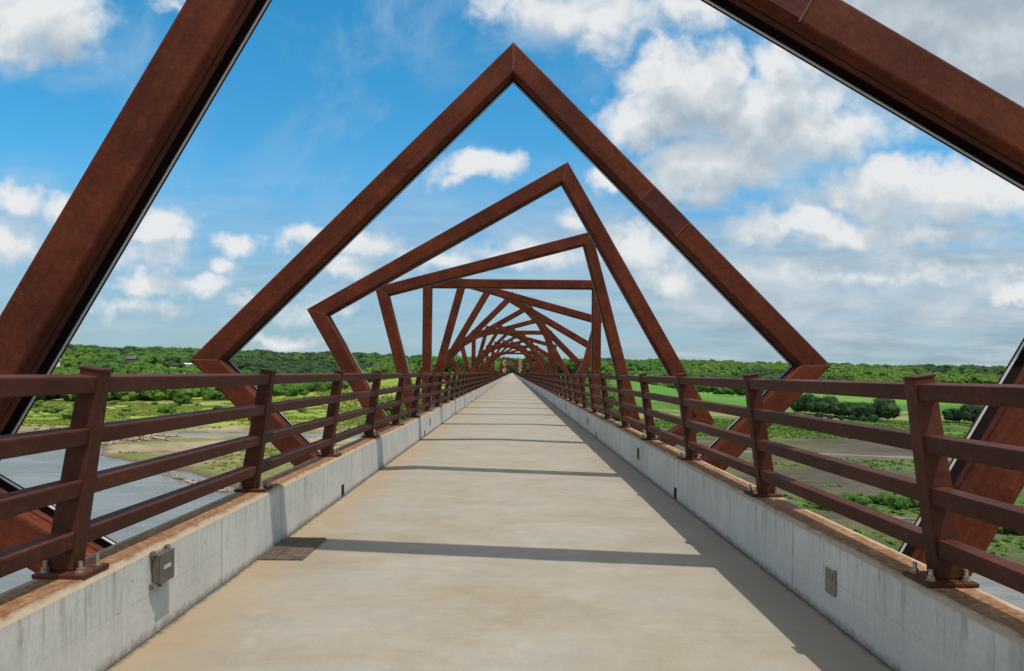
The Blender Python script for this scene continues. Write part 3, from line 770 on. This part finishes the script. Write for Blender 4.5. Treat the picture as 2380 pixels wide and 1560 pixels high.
def trunk_mesh(rng, h, w, base):
    q = MB(); lean = rng.uniform(-.04, .04) * h
    top = (lean, 0, base + (h - base) * .55); r0 = .018 * h + .05
    q.tube([(0, 0, -.6), (0, 0, .02 * h), (lean * .5, 0, base), top], [r0 * 1.35, r0, r0 * .7, r0 * .2], 7)
    for i in range(5):
        a = rng.random() * 6.28; z0 = base * rng.uniform(.8, 1.2) + .05 * h; e_ = w * .33
        q.tube([(lean * .5, 0, z0), (math.cos(a) * e_ * .5, math.sin(a) * e_ * .5, z0 + .12 * h), (math.cos(a) * e_, math.sin(a) * e_, z0 + .30 * h)], [r0 * .45, r0 * .3, r0 * .08], 5)
    return q.mesh('trunk', M_BARK, 60)
rng = random.Random(3)
def tree_proto(h, w, base, nlobe, nleaf, size, mi):
    return (trunk_mesh(rng, h, w, base), crown_mesh(rng, h, w, base, nlobe, nleaf, size, M_LEAF[mi]))
PROT = {  # kind -> meshes (all about one metre-true size, scaled a little per tree)
    'mid': [tree_proto(13, 11, 2.2, 11, 1100, .62, 0) for _ in range(3)],
    'light': [tree_proto(11, 10, 1.6, 10, 1000, .58, 1) for _ in range(3)],
    'dark': [tree_proto(15, 15, 1.4, 15, 1700, .68, 2) for _ in range(2)],
    'willow': [tree_proto(14, 9, 2.6, 9, 950, .55, 3) for _ in range(2)],
    'bush': [tree_proto(4.5, 6.5, .2, 8, 650, .36, 0) for _ in range(2)],
    'paleb': [tree_proto(3.6, 5.0, .2, 7, 520, .32, 1) for _ in range(2)],
}
def gz(x, y): return float(land(np.array([float(x)]), np.array([float(y)]))[0][0])
def plant(kind, x, y, s, label, cat, name, group=None, sz=1.0):
    t, c = rng.choice(PROT[kind])
    o = empty(name, (x, y, gz(x, y) - .1)); tag(o, label, cat, group)
    o.rotation_euler.z = rng.random() * 6.28; o.scale = (s, s, s * sz)
    link('trunk', t, o); link('crown', c, o)
    return o
def yb_at(x): return float(np.interp(x, YBX, YBY))
def base_at(px, py): q = at(px, py, ZG); return q[0], q[1]
# single trees one can point to
x, y = base_at(2062, 979); plant('dark', x, y, 1.02, 'large round dark green tree at the end of the hedge row before the field', 'tree', 'round_tree')
x, y = base_at(2262, 988); plant('dark', x, y, .80, 'dark green round tree beside the near railing post, larger of a close pair', 'tree', 'round_tree')
x, y = base_at(2213, 984); plant('dark', x, y, .62, 'dark green tree beside the near railing post, smaller of a close pair', 'tree', 'round_tree')
x, y = base_at(420, 943); plant('mid', x, y, .85, 'small lone green tree standing in the yellow meadow', 'tree', 'lone_tree')
x, y = base_at(487, 934); plant('bush', x, y, 2.1, 'wide green bush in the yellow meadow beside the lone tree', 'bush', 'meadow_bush')
x, y = base_at(517, 935); plant('bush', x, y, 1.7, 'dark green bush at the edge of the second frame in the meadow', 'bush', 'meadow_bush')
x, y = base_at(160, 975); plant('paleb', x, y, 1.5, 'pale green bush at the river edge of the meadow, nearest the near railing post', 'bush', 'river_bush')
for i, px in enumerate(np.linspace(1858, 2025, 15)):
    x, y = base_at(px, 962 + (px - 1858) * .075 + rng.uniform(-2, 2))
    plant('dark', x, y, rng.uniform(.58, .86), 'dark green tree in the dense hedge row in front of the green field', 'tree', 'hedge_tree', 'hedge row trees before the field', rng.uniform(.85, 1.35))
for px in np.linspace(1905, 2030, 6):
    x, y = base_at(px, 973 + (px - 1905) * .06); plant('dark', x, y, rng.uniform(.22, .32), 'dark green bush at the foot of the dark hedge row', 'bush', 'hedge_bush', 'bushes at the foot of the hedge row')
for i in range(34):
    px = rng.uniform(60, 830); x, y = base_at(px, rng.uniform(934, 972) - (830 - px) * .006)
    if y > yb_at(x) + 12: plant(rng.choice(['paleb', 'paleb', 'bush']), x, y, rng.uniform(.6, 1.25), 'low pale green shrub growing in the open yellow green meadow', 'shrub', 'meadow_shrub', 'scattered shrubs in the meadow', rng.uniform(.6, .9))
# willows in a clump beyond the meadow
for px in (305, 322, 343, 362, 384, 398, 418, 432):
    x, y = base_at(px, 925 + rng.uniform(-3, 4)); plant('willow', x, y, rng.uniform(1.0, 1.25), 'olive green thin stemmed tree in the clump beyond the meadow', 'tree', 'willow_tree', 'olive trees in the meadow clump')
for px in (75, 95, 112, 135, 152, 176, 196, 252, 268):
    x, y = base_at(px, 928 + rng.uniform(-4, 6)); plant(rng.choice(['light', 'willow']), x, y, rng.uniform(.75, 1.0), 'light green tree in the row between the near frame and the first railing post', 'tree', 'meadow_tree', 'light trees along the far side of the meadow')
for px in np.linspace(450, 770, 26):
    x, y = base_at(px, 921 + rng.uniform(-7, 4)); plant(rng.choice(['mid', 'light', 'mid']), x, y, rng.uniform(.8, 1.15), 'green tree in the front row of woods beyond the yellow meadow', 'tree', 'woodland_tree', 'front row of the woods beyond the meadow')
for px in np.linspace(640, 800, 14):
    x, y = base_at(px, 930 + rng.uniform(-3, 5)); plant(rng.choice(['paleb', 'bush']), x, y, rng.uniform(1.5, 2.2), 'rounded green bush at the edge of the woods beyond the meadow', 'bush', 'woodland_bush', 'bushes along the edge of the woods')
# trees close beside the bridge beyond the creek
for i in range(44):
    yy = 372 + 290 * (i / 44) + rng.uniform(-6, 6); sx = -1 if i % 2 == 0 else 1
    xx = sx * rng.uniform(13, 75 if sx < 0 else 58)
    plant(rng.choice(['mid', 'mid', 'light']), xx, yy, rng.uniform(1.0, 1.45), ('green tree growing beside the bridge on the river side' if sx < 0 else 'green tree growing beside the bridge on the field side'), 'tree', 'riverside_tree',
          'trees along the bridge on the river side' if sx < 0 else 'trees along the bridge on the field side')
for px in np.linspace(1590, 1850, 24):
    x, y = base_at(px, 921 + (px - 1590) * .008 + rng.uniform(-3, 2)); plant(rng.choice(['mid', 'dark', 'mid']), x, y, rng.uniform(.9, 1.2), 'green tree on the wood edge at the far side of the bright field', 'tree', 'field_edge_tree', 'wood edge trees beyond the bright field')
# bushes on the flood bench
for (px, py, s_) in ((1905, 1175, .9), (1925, 1185, .8), (1950, 1178, .9), (1975, 1172, 1.0), (2000, 1178, .95), (2012, 1196, .75), (2035, 1168, .9), (2062, 1172, 1.0), (2092, 1180, 1.0), (2120, 1176, .9), (2150, 1182, .95),
                     (2320, 1235, .9), (2350, 1238, 1.0), (2375, 1230, .95)):
    x, y = base_at(px, py); plant(rng.choice(['bush', 'paleb']), x, y, s_ * .55, 'low bright green bush on the muddy flood bench below the field side railing', 'bush', 'bench_bush', 'low bushes on the flood bench')

# scattered instances: woods that read as one mass, brush and meadow growth
def scatter(name, pts, protos, label=None, cat=None):
    """pts: x, y, z, scale, yaw, which"""
    src = bpy.data.collections.new(name + '_source')
    for i, pm in enumerate(protos): src.objects.link(bpy.data.objects.new(f'{name}_source_{chr(97 + i)}', pm))
    a = np.array(pts); me = bpy.data.meshes.new(name); me.vertices.add(len(a)); me.vertices.foreach_set('co', a[:, :3].astype(np.float32).ravel())
    for nm, colm, typ in (('sc', 3, 'FLOAT'), ('yaw', 4, 'FLOAT'), ('which', 5, 'INT')):
        att = me.attributes.new(nm, typ, 'POINT'); att.data.foreach_set('value', a[:, colm].astype(np.int32 if typ == 'INT' else np.float32))
    o = link(name, me); o['kind'] = 'stuff'
    if label: tag(o, label, cat)
    ng = bpy.data.node_groups.new(name, 'GeometryNodeTree')
    ng.interface.new_socket('Geometry', in_out='INPUT', socket_type='NodeSocketGeometry'); ng.interface.new_socket('Geometry', in_out='OUTPUT', socket_type='NodeSocketGeometry')
    nd = ng.nodes; lk = ng.links
    gi = nd.new('NodeGroupInput'); go = nd.new('NodeGroupOutput'); mp = nd.new('GeometryNodeMeshToPoints'); ip = nd.new('GeometryNodeInstanceOnPoints')
    ci = nd.new('GeometryNodeCollectionInfo'); ci.inputs['Collection'].default_value = src; ci.inputs['Separate Children'].default_value = True; ci.inputs['Reset Children'].default_value = True
    def attr(nm, typ):
        q = nd.new('GeometryNodeInputNamedAttribute'); q.data_type = typ; q.inputs['Name'].default_value = nm; return q.outputs['Attribute']
    lk.new(gi.outputs[0], mp.inputs[0]); lk.new(mp.outputs[0], ip.inputs['Points']); lk.new(ci.outputs[0], ip.inputs['Instance'])
    ip.inputs['Pick Instance'].default_value = True; lk.new(attr('which', 'INT'), ip.inputs['Instance Index'])
    cx = nd.new('ShaderNodeCombineXYZ'); lk.new(attr('yaw', 'FLOAT'), cx.inputs[2]); lk.new(cx.outputs[0], ip.inputs['Rotation'])
    lk.new(attr('sc', 'FLOAT'), ip.inputs['Scale']); lk.new(ip.outputs[0], go.inputs[0])
    md = o.modifiers.new('scatter', 'NODES'); md.node_group = ng
    return o

def hillside(px, py, lift=7.0):
    dx, dy = px - 1190, py - 866
    for Y in range(760, 2600, 6):
        x = CAMX + (dx + dy * ROLL) / FPX * Y; zz = EYE - (dy - dx * ROLL) / FPX * Y
        if gz(x, Y) + lift > zz: return x, Y
    return x, Y
HP = {k_: hillside(*k_) for k_ in ((135, 843), (306, 838), (437, 848), (405, 858))}
HOUSE_XY = list(HP.values()); print('HOUSES', HP)
def crown_only(h, w, base, nlobe, nleaf, size, mi): return crown_mesh(rng, h, w, base, nlobe, nleaf, size, M_LEAF[mi], 'woods')
WOODS = [crown_only(14, 16, .3, 9, 260, .75, 0), crown_only(12, 14, .3, 8, 240, .7, 0), crown_only(11, 14, .3, 8, 240, .7, 1), crown_only(14, 15, .3, 9, 260, .75, 1), crown_only(15, 17, .3, 9, 280, .8, 2), crown_only(13, 14, .3, 9, 260, .75, 2)]
rs = np.random.RandomState(5)
def sample(nn, r0, r1, a0=-46, a1=46):
    r = np.sqrt(rs.rand(nn) * (r1 * r1 - r0 * r0) + r0 * r0); a = np.radians(a0 + (a1 - a0) * rs.rand(nn)); return r * np.sin(a), r * np.cos(a)
def finish(x, y, keep, slo, shi, which, sink=.4):
    x, y = x[keep], y[keep]; z, sd_, cd = land(x, y); k = (sd_ < -6) & (cd > 14); x, y, z = x[k], y[k], z[k]; w_ = which(x, y)
    return np.stack([x, y, z - sink, rs.uniform(slo, shi, len(x)), rs.rand(len(x)) * 6.28, w_], -1)
def forest_which(x, y):
    nz = fbm(x, y, 240, 3, 61) + rs.uniform(-.10, .10, len(x)); top = .22 * sst(np.hypot(x, y), 1520, 1760) * sst(-x / y, .0, .35) + .14 * sst(np.hypot(x, y), 1750, 2100)
    v = nz - top
    return np.where(v > .50, 2 + rs.randint(0, 2, len(x)), np.where(v > .36, rs.randint(0, 2, len(x)), 4 + rs.randint(0, 2, len(x))))
x, y = sample(47000, 700, 2900, -63, 63)
u = x / y; r = np.hypot(x, y)
edge_l = 735 + 130 * (fbm(x, y, 120, 3, 71) - .5) + np.clip(u + .3, 0, .3) * 500
clear = fbm(x, y, 150, 3, 77)
keep = np.where(u < .0, (r > edge_l) & ~((clear > .63) & (r < 1500)), (y > np.interp(u, [0, .10, .2, .75], [640, 760, 1120, 1240])) & ~((clear > .68) & (r < 1500)))
keep &= ~((np.abs(x) < np.where(y > 700, 22, 9)) & (y < 1250))
dens_ = np.where(r < 1500, 1.0, np.where(r < 2150, .9, .35)); keep &= rs.rand(len(x)) < dens_
for hx, hy in HOUSE_XY:       # clearings in front of the farm houses
    k_ = math.hypot(hx, hy); al = (x * hx + y * hy) / k_; ac = np.abs(x * hy - y * hx) / k_
    keep &= ~((ac < 16) & (al > k_ - 140) & (al < k_ + 10))
pts_w = finish(x, y, keep, .6, 1.45, forest_which)
pts_w[:, 3] *= .62 + .85 * fbm(pts_w[:, 0], pts_w[:, 1], 70, 3, 83)
scatter('far_woods', pts_w, WOODS, 'rolling green woods covering the far hills under the horizon', 'woods')

TUFT = [crown_mesh(rng, .9, 1.9, 0, 5, 60, .17, M_LEAF[i], 'brush', 1) for i in (4, 4, 3, 0, 2)]
def tuft_which(x, y):
    u = x / y; v = rs.rand(len(x)); return np.where(u < .02, np.where(v < .86, rs.randint(0, 2, len(x)), np.where(v < .95, 2, 3)), np.where(v < .35, 1, np.where(v < .92, 3, 4)))
x, y = sample(110000, 100, 760, -44, 44)
yb = np.interp(x, YBX, YBY); u = x / y
nn = fbm(x, y, 28, 4, 91); bench = y < yb
keep = np.where(bench, np.where(u > 0, green_belt(x, y) > .35, nn > .60), nn > np.where(u > 0, .36, .43)) & ~((u > .14) & (y > 470)) & (np.abs(x) > 4)
keep &= rs.rand(len(x)) < np.where(bench & (u < 0), .55, 1.0)
pts_t = finish(x, y, keep, .30, 1.0, tuft_which, .12)
pts_t[:, 3] *= np.where(pts_t[:, 1] < 260, .75, 1.0)
scatter('meadow_growth', pts_t, TUFT, 'rough green weeds and brush covering the flood plain meadow', 'brush')

# ------------------------------------------------------------------ driftwood on the spit
m, n, b = mat('driftwood', .85, .15)
tc = n.node('ShaderNodeTexCoord')
n.put(b.inputs['Base Color'], n.ramp(n.noise(n.v('MULTIPLY', tc.outputs['Object'], (1, 5, 5)), 2, 5), [(.3, (.20, .145, .10)), (.7, (.46, .38, .30))])); M_DRIFT = m
def log_mesh(L, r):
    q = MB(); pts = [(L * (t - .5), rng.uniform(-.03, .03) * L, rng.uniform(0, .03) * L) for t in (0, .3, .65, 1)]
    q.tube(pts, [r * 1.2, r, r * .8, r * .45], 7)
    for i in range(3):
        t = rng.choice(pts[1:3]); a = rng.uniform(-1, 1); k = rng.uniform(.10, .22) * L
        q.tube([t, (t[0] + k * .6, t[1] + a * k * .6, t[2] + k * .5), (t[0] + k, t[1] + a * k, t[2] + k * rng.uniform(.3, 1.0))], [r * .5, r * .35, r * .12], 5)
    return q.mesh('driftwood_log', M_DRIFT, 60)
LOGS = [log_mesh(11, .42), log_mesh(8, .33), log_mesh(6, .25), log_mesh(9, .30)]
def log(px, py, s_, yaw, tilt, label, group, dz=0):
    x, y = base_at(px, py); o = link('driftwood_log', rng.choice(LOGS)); tag(o, label, 'log', group)
    o.location = (x, y, max(gz(x, y), ZW) + .25 + dz); o.rotation_euler = (0, tilt, yaw); o.scale = (s_, s_, s_)
for i in range(26):
    t = i / 25; log(240 + 150 * t + rng.uniform(-6, 6), 1028 - 10 * t + rng.uniform(-5, 5), rng.uniform(.9, 1.6), rng.uniform(-.5, .6), rng.uniform(-.12, .16),
        'bleached driftwood log in the pile on the tip of the sand spit', 'driftwood pile on the spit', rng.uniform(0, .9))
log(330, 1012, .8, .4, -.75, 'pale driftwood trunk sticking up steeply from the driftwood pile', None, 1.5)
log(262, 1034, .8, 1.2, -.35, 'forked pale driftwood limb leaning at the near edge of the driftwood pile', None, .6)
for i in range(20):
    t = i / 19; px = 345 + 190 * t; log(px + rng.uniform(-6, 6), 1083 + 52 * t + rng.uniform(-3, 2), rng.uniform(.5, .9), rng.uniform(-.9, -.1), rng.uniform(-.08, .08),
        'brown driftwood log along the eroded bank of the sand spit', 'driftwood along the spit bank')
for i in range(8):
    log(2060 + i * 25 + rng.uniform(-8, 8), 1205 + rng.uniform(-8, 14), rng.uniform(.3, .5), rng.uniform(-.5, .5), 0, 'dark driftwood log lying on the mud below the field side railing', 'driftwood on the mud bench')

# ------------------------------------------------------------------ far houses, towers, bollard
m, n, b = mat('white_siding', .7, .3); b.inputs['Base Color'].default_value = (.78, .78, .76, 1); M_WHITE = m
m, n, b = mat('dark_shingle', .8, .2)
tc = n.node('ShaderNodeTexCoord'); n.put(b.inputs['Base Color'], n.ramp(n.noise(tc.outputs['Object'], 3, 4), [(.3, (.07, .062, .070)), (.7, (.12, .105, .115))])); M_SHING = m
m, n, b = mat('window_glass', .1, .5); b.inputs['Base Color'].default_value = (.03, .035, .04, 1); M_GLASS = m
m, n, b = mat('pale_stone', .8, .25)
tc = n.node('ShaderNodeTexCoord'); br = n.node('ShaderNodeTexBrick'); n.put(br.inputs['Vector'], n.v('MULTIPLY', tc.outputs['Object'], (1, 1, 1)))
br.inputs['Scale'].default_value = 3; br.inputs['Color1'].default_value = (.62, .50, .36, 1); br.inputs['Color2'].default_value = (.55, .43, .31, 1); br.inputs['Mortar'].default_value = (.40, .33, .26, 1)
n.put(b.inputs['Base Color'], br.outputs[0]); M_STONE = m
def house(px, py, w, dpt, hw, hr, wm, label, name='farm_house', yaw=0.0):
    x, Y = HP[(px, py)]; zz = gz(x, Y) + 6.5
    o = empty(name, (x, Y, zz)); o.rotation_euler.z = yaw; tag(o, label, 'house')
    q = MB(); q.box(-w / 2, w / 2, -dpt / 2, dpt / 2, -9, hw)
    q.add([(-w / 2, -dpt / 2, hw), (-w / 2, dpt / 2, hw), (-w / 2, 0, hw + hr * .98), (w / 2, -dpt / 2, hw), (w / 2, dpt / 2, hw), (w / 2, 0, hw + hr * .98)], [(0, 2, 1), (3, 4, 5)])
    wl = link('wall', q.mesh('wall', wm), o)
    q = MB(); e_ = .5
    for sg in (-1, 1):
        q.hexa([(-w / 2 - e_, sg * (dpt / 2 + e_), hw - .2), (w / 2 + e_, sg * (dpt / 2 + e_), hw - .2), (w / 2 + e_, 0, hw + hr), (-w / 2 - e_, 0, hw + hr),
                (-w / 2 - e_, sg * (dpt / 2 + e_), hw + .1), (w / 2 + e_, sg * (dpt / 2 + e_), hw + .1), (w / 2 + e_, 0, hw + hr + .3), (-w / 2 - e_, 0, hw + hr + .3)])
    link('roof', q.mesh('roof', M_SHING if wm is not M_WHITE or hr > 3 else M_WHITE), o)
    for i in range(3):
        q = MB(); xx = -w / 2 + w * (i + .6) / 3.4; q.box(xx, xx + 1.2, -dpt / 2 - .06, -dpt / 2 - .005, hw * .35, hw * .8); link('window', q.mesh('window', M_GLASS), o)
HH = [house(135, 843, 7, 7, 4.5, 2.0, M_WHITE, 'small white house low on the wooded hillside beside the near frame', 'white_house', .5),
      house(306, 838, 17, 10, 3.5, 6, M_SHING, 'house with a steep dark grey roof among the hillside trees', 'dark_roof_house', .2),
      house(437, 848, 17, 8, 1.6, 1.6, M_WHITE, 'long low white farm building at the left corner of the second frame', 'white_farm_building', -.2),
      house(405, 858, 12, 7, 1.2, 1.2, M_WHITE, 'low white shed in the clearing below the wooded hill', 'white_shed', .1)]
for sx, lab in ((-1, 'pale stone tower beside the far deck end on the river side'), (1, 'pale stone tower beside the far deck end on the field side')):
    o = empty('stone_tower', (sx * 3.75, 345, ZG)); tag(o, lab, 'tower')
    q = MB(); q.box(-.75, .75, -.75, .75, -2, 35.2); link('shaft', bevel_mesh(q.mesh('shaft', M_STONE), .05, 1), o)
    q = MB(); q.box(-.85, .85, -.85, .85, 35.21, 35.75); link('capstone', bevel_mesh(q.mesh('capstone', M_STONE), .06, 1), o)
q = MB(); q.tube([(0, 0, 0), (0, 0, 1.0), (0, 0, 1.08)], [.11, .11, .05], 10)
o = link('bollard', q.mesh('bollard', M_RAIL, 40), loc=(-.9, END_Y - 6, .002)); tag(o, 'small dark bollard standing at the far end of the deck', 'bollard')
q = MB(); q.add([(-6, END_Y - 2, -.06), (6, END_Y - 2, -.06), (6, END_Y + 160, .25), (-6, END_Y + 160, .25)], [(0, 1, 2, 3)])
tag(link('path', q.mesh('path', M_DECK)), kind='structure')
bpy.context.view_layer.update()
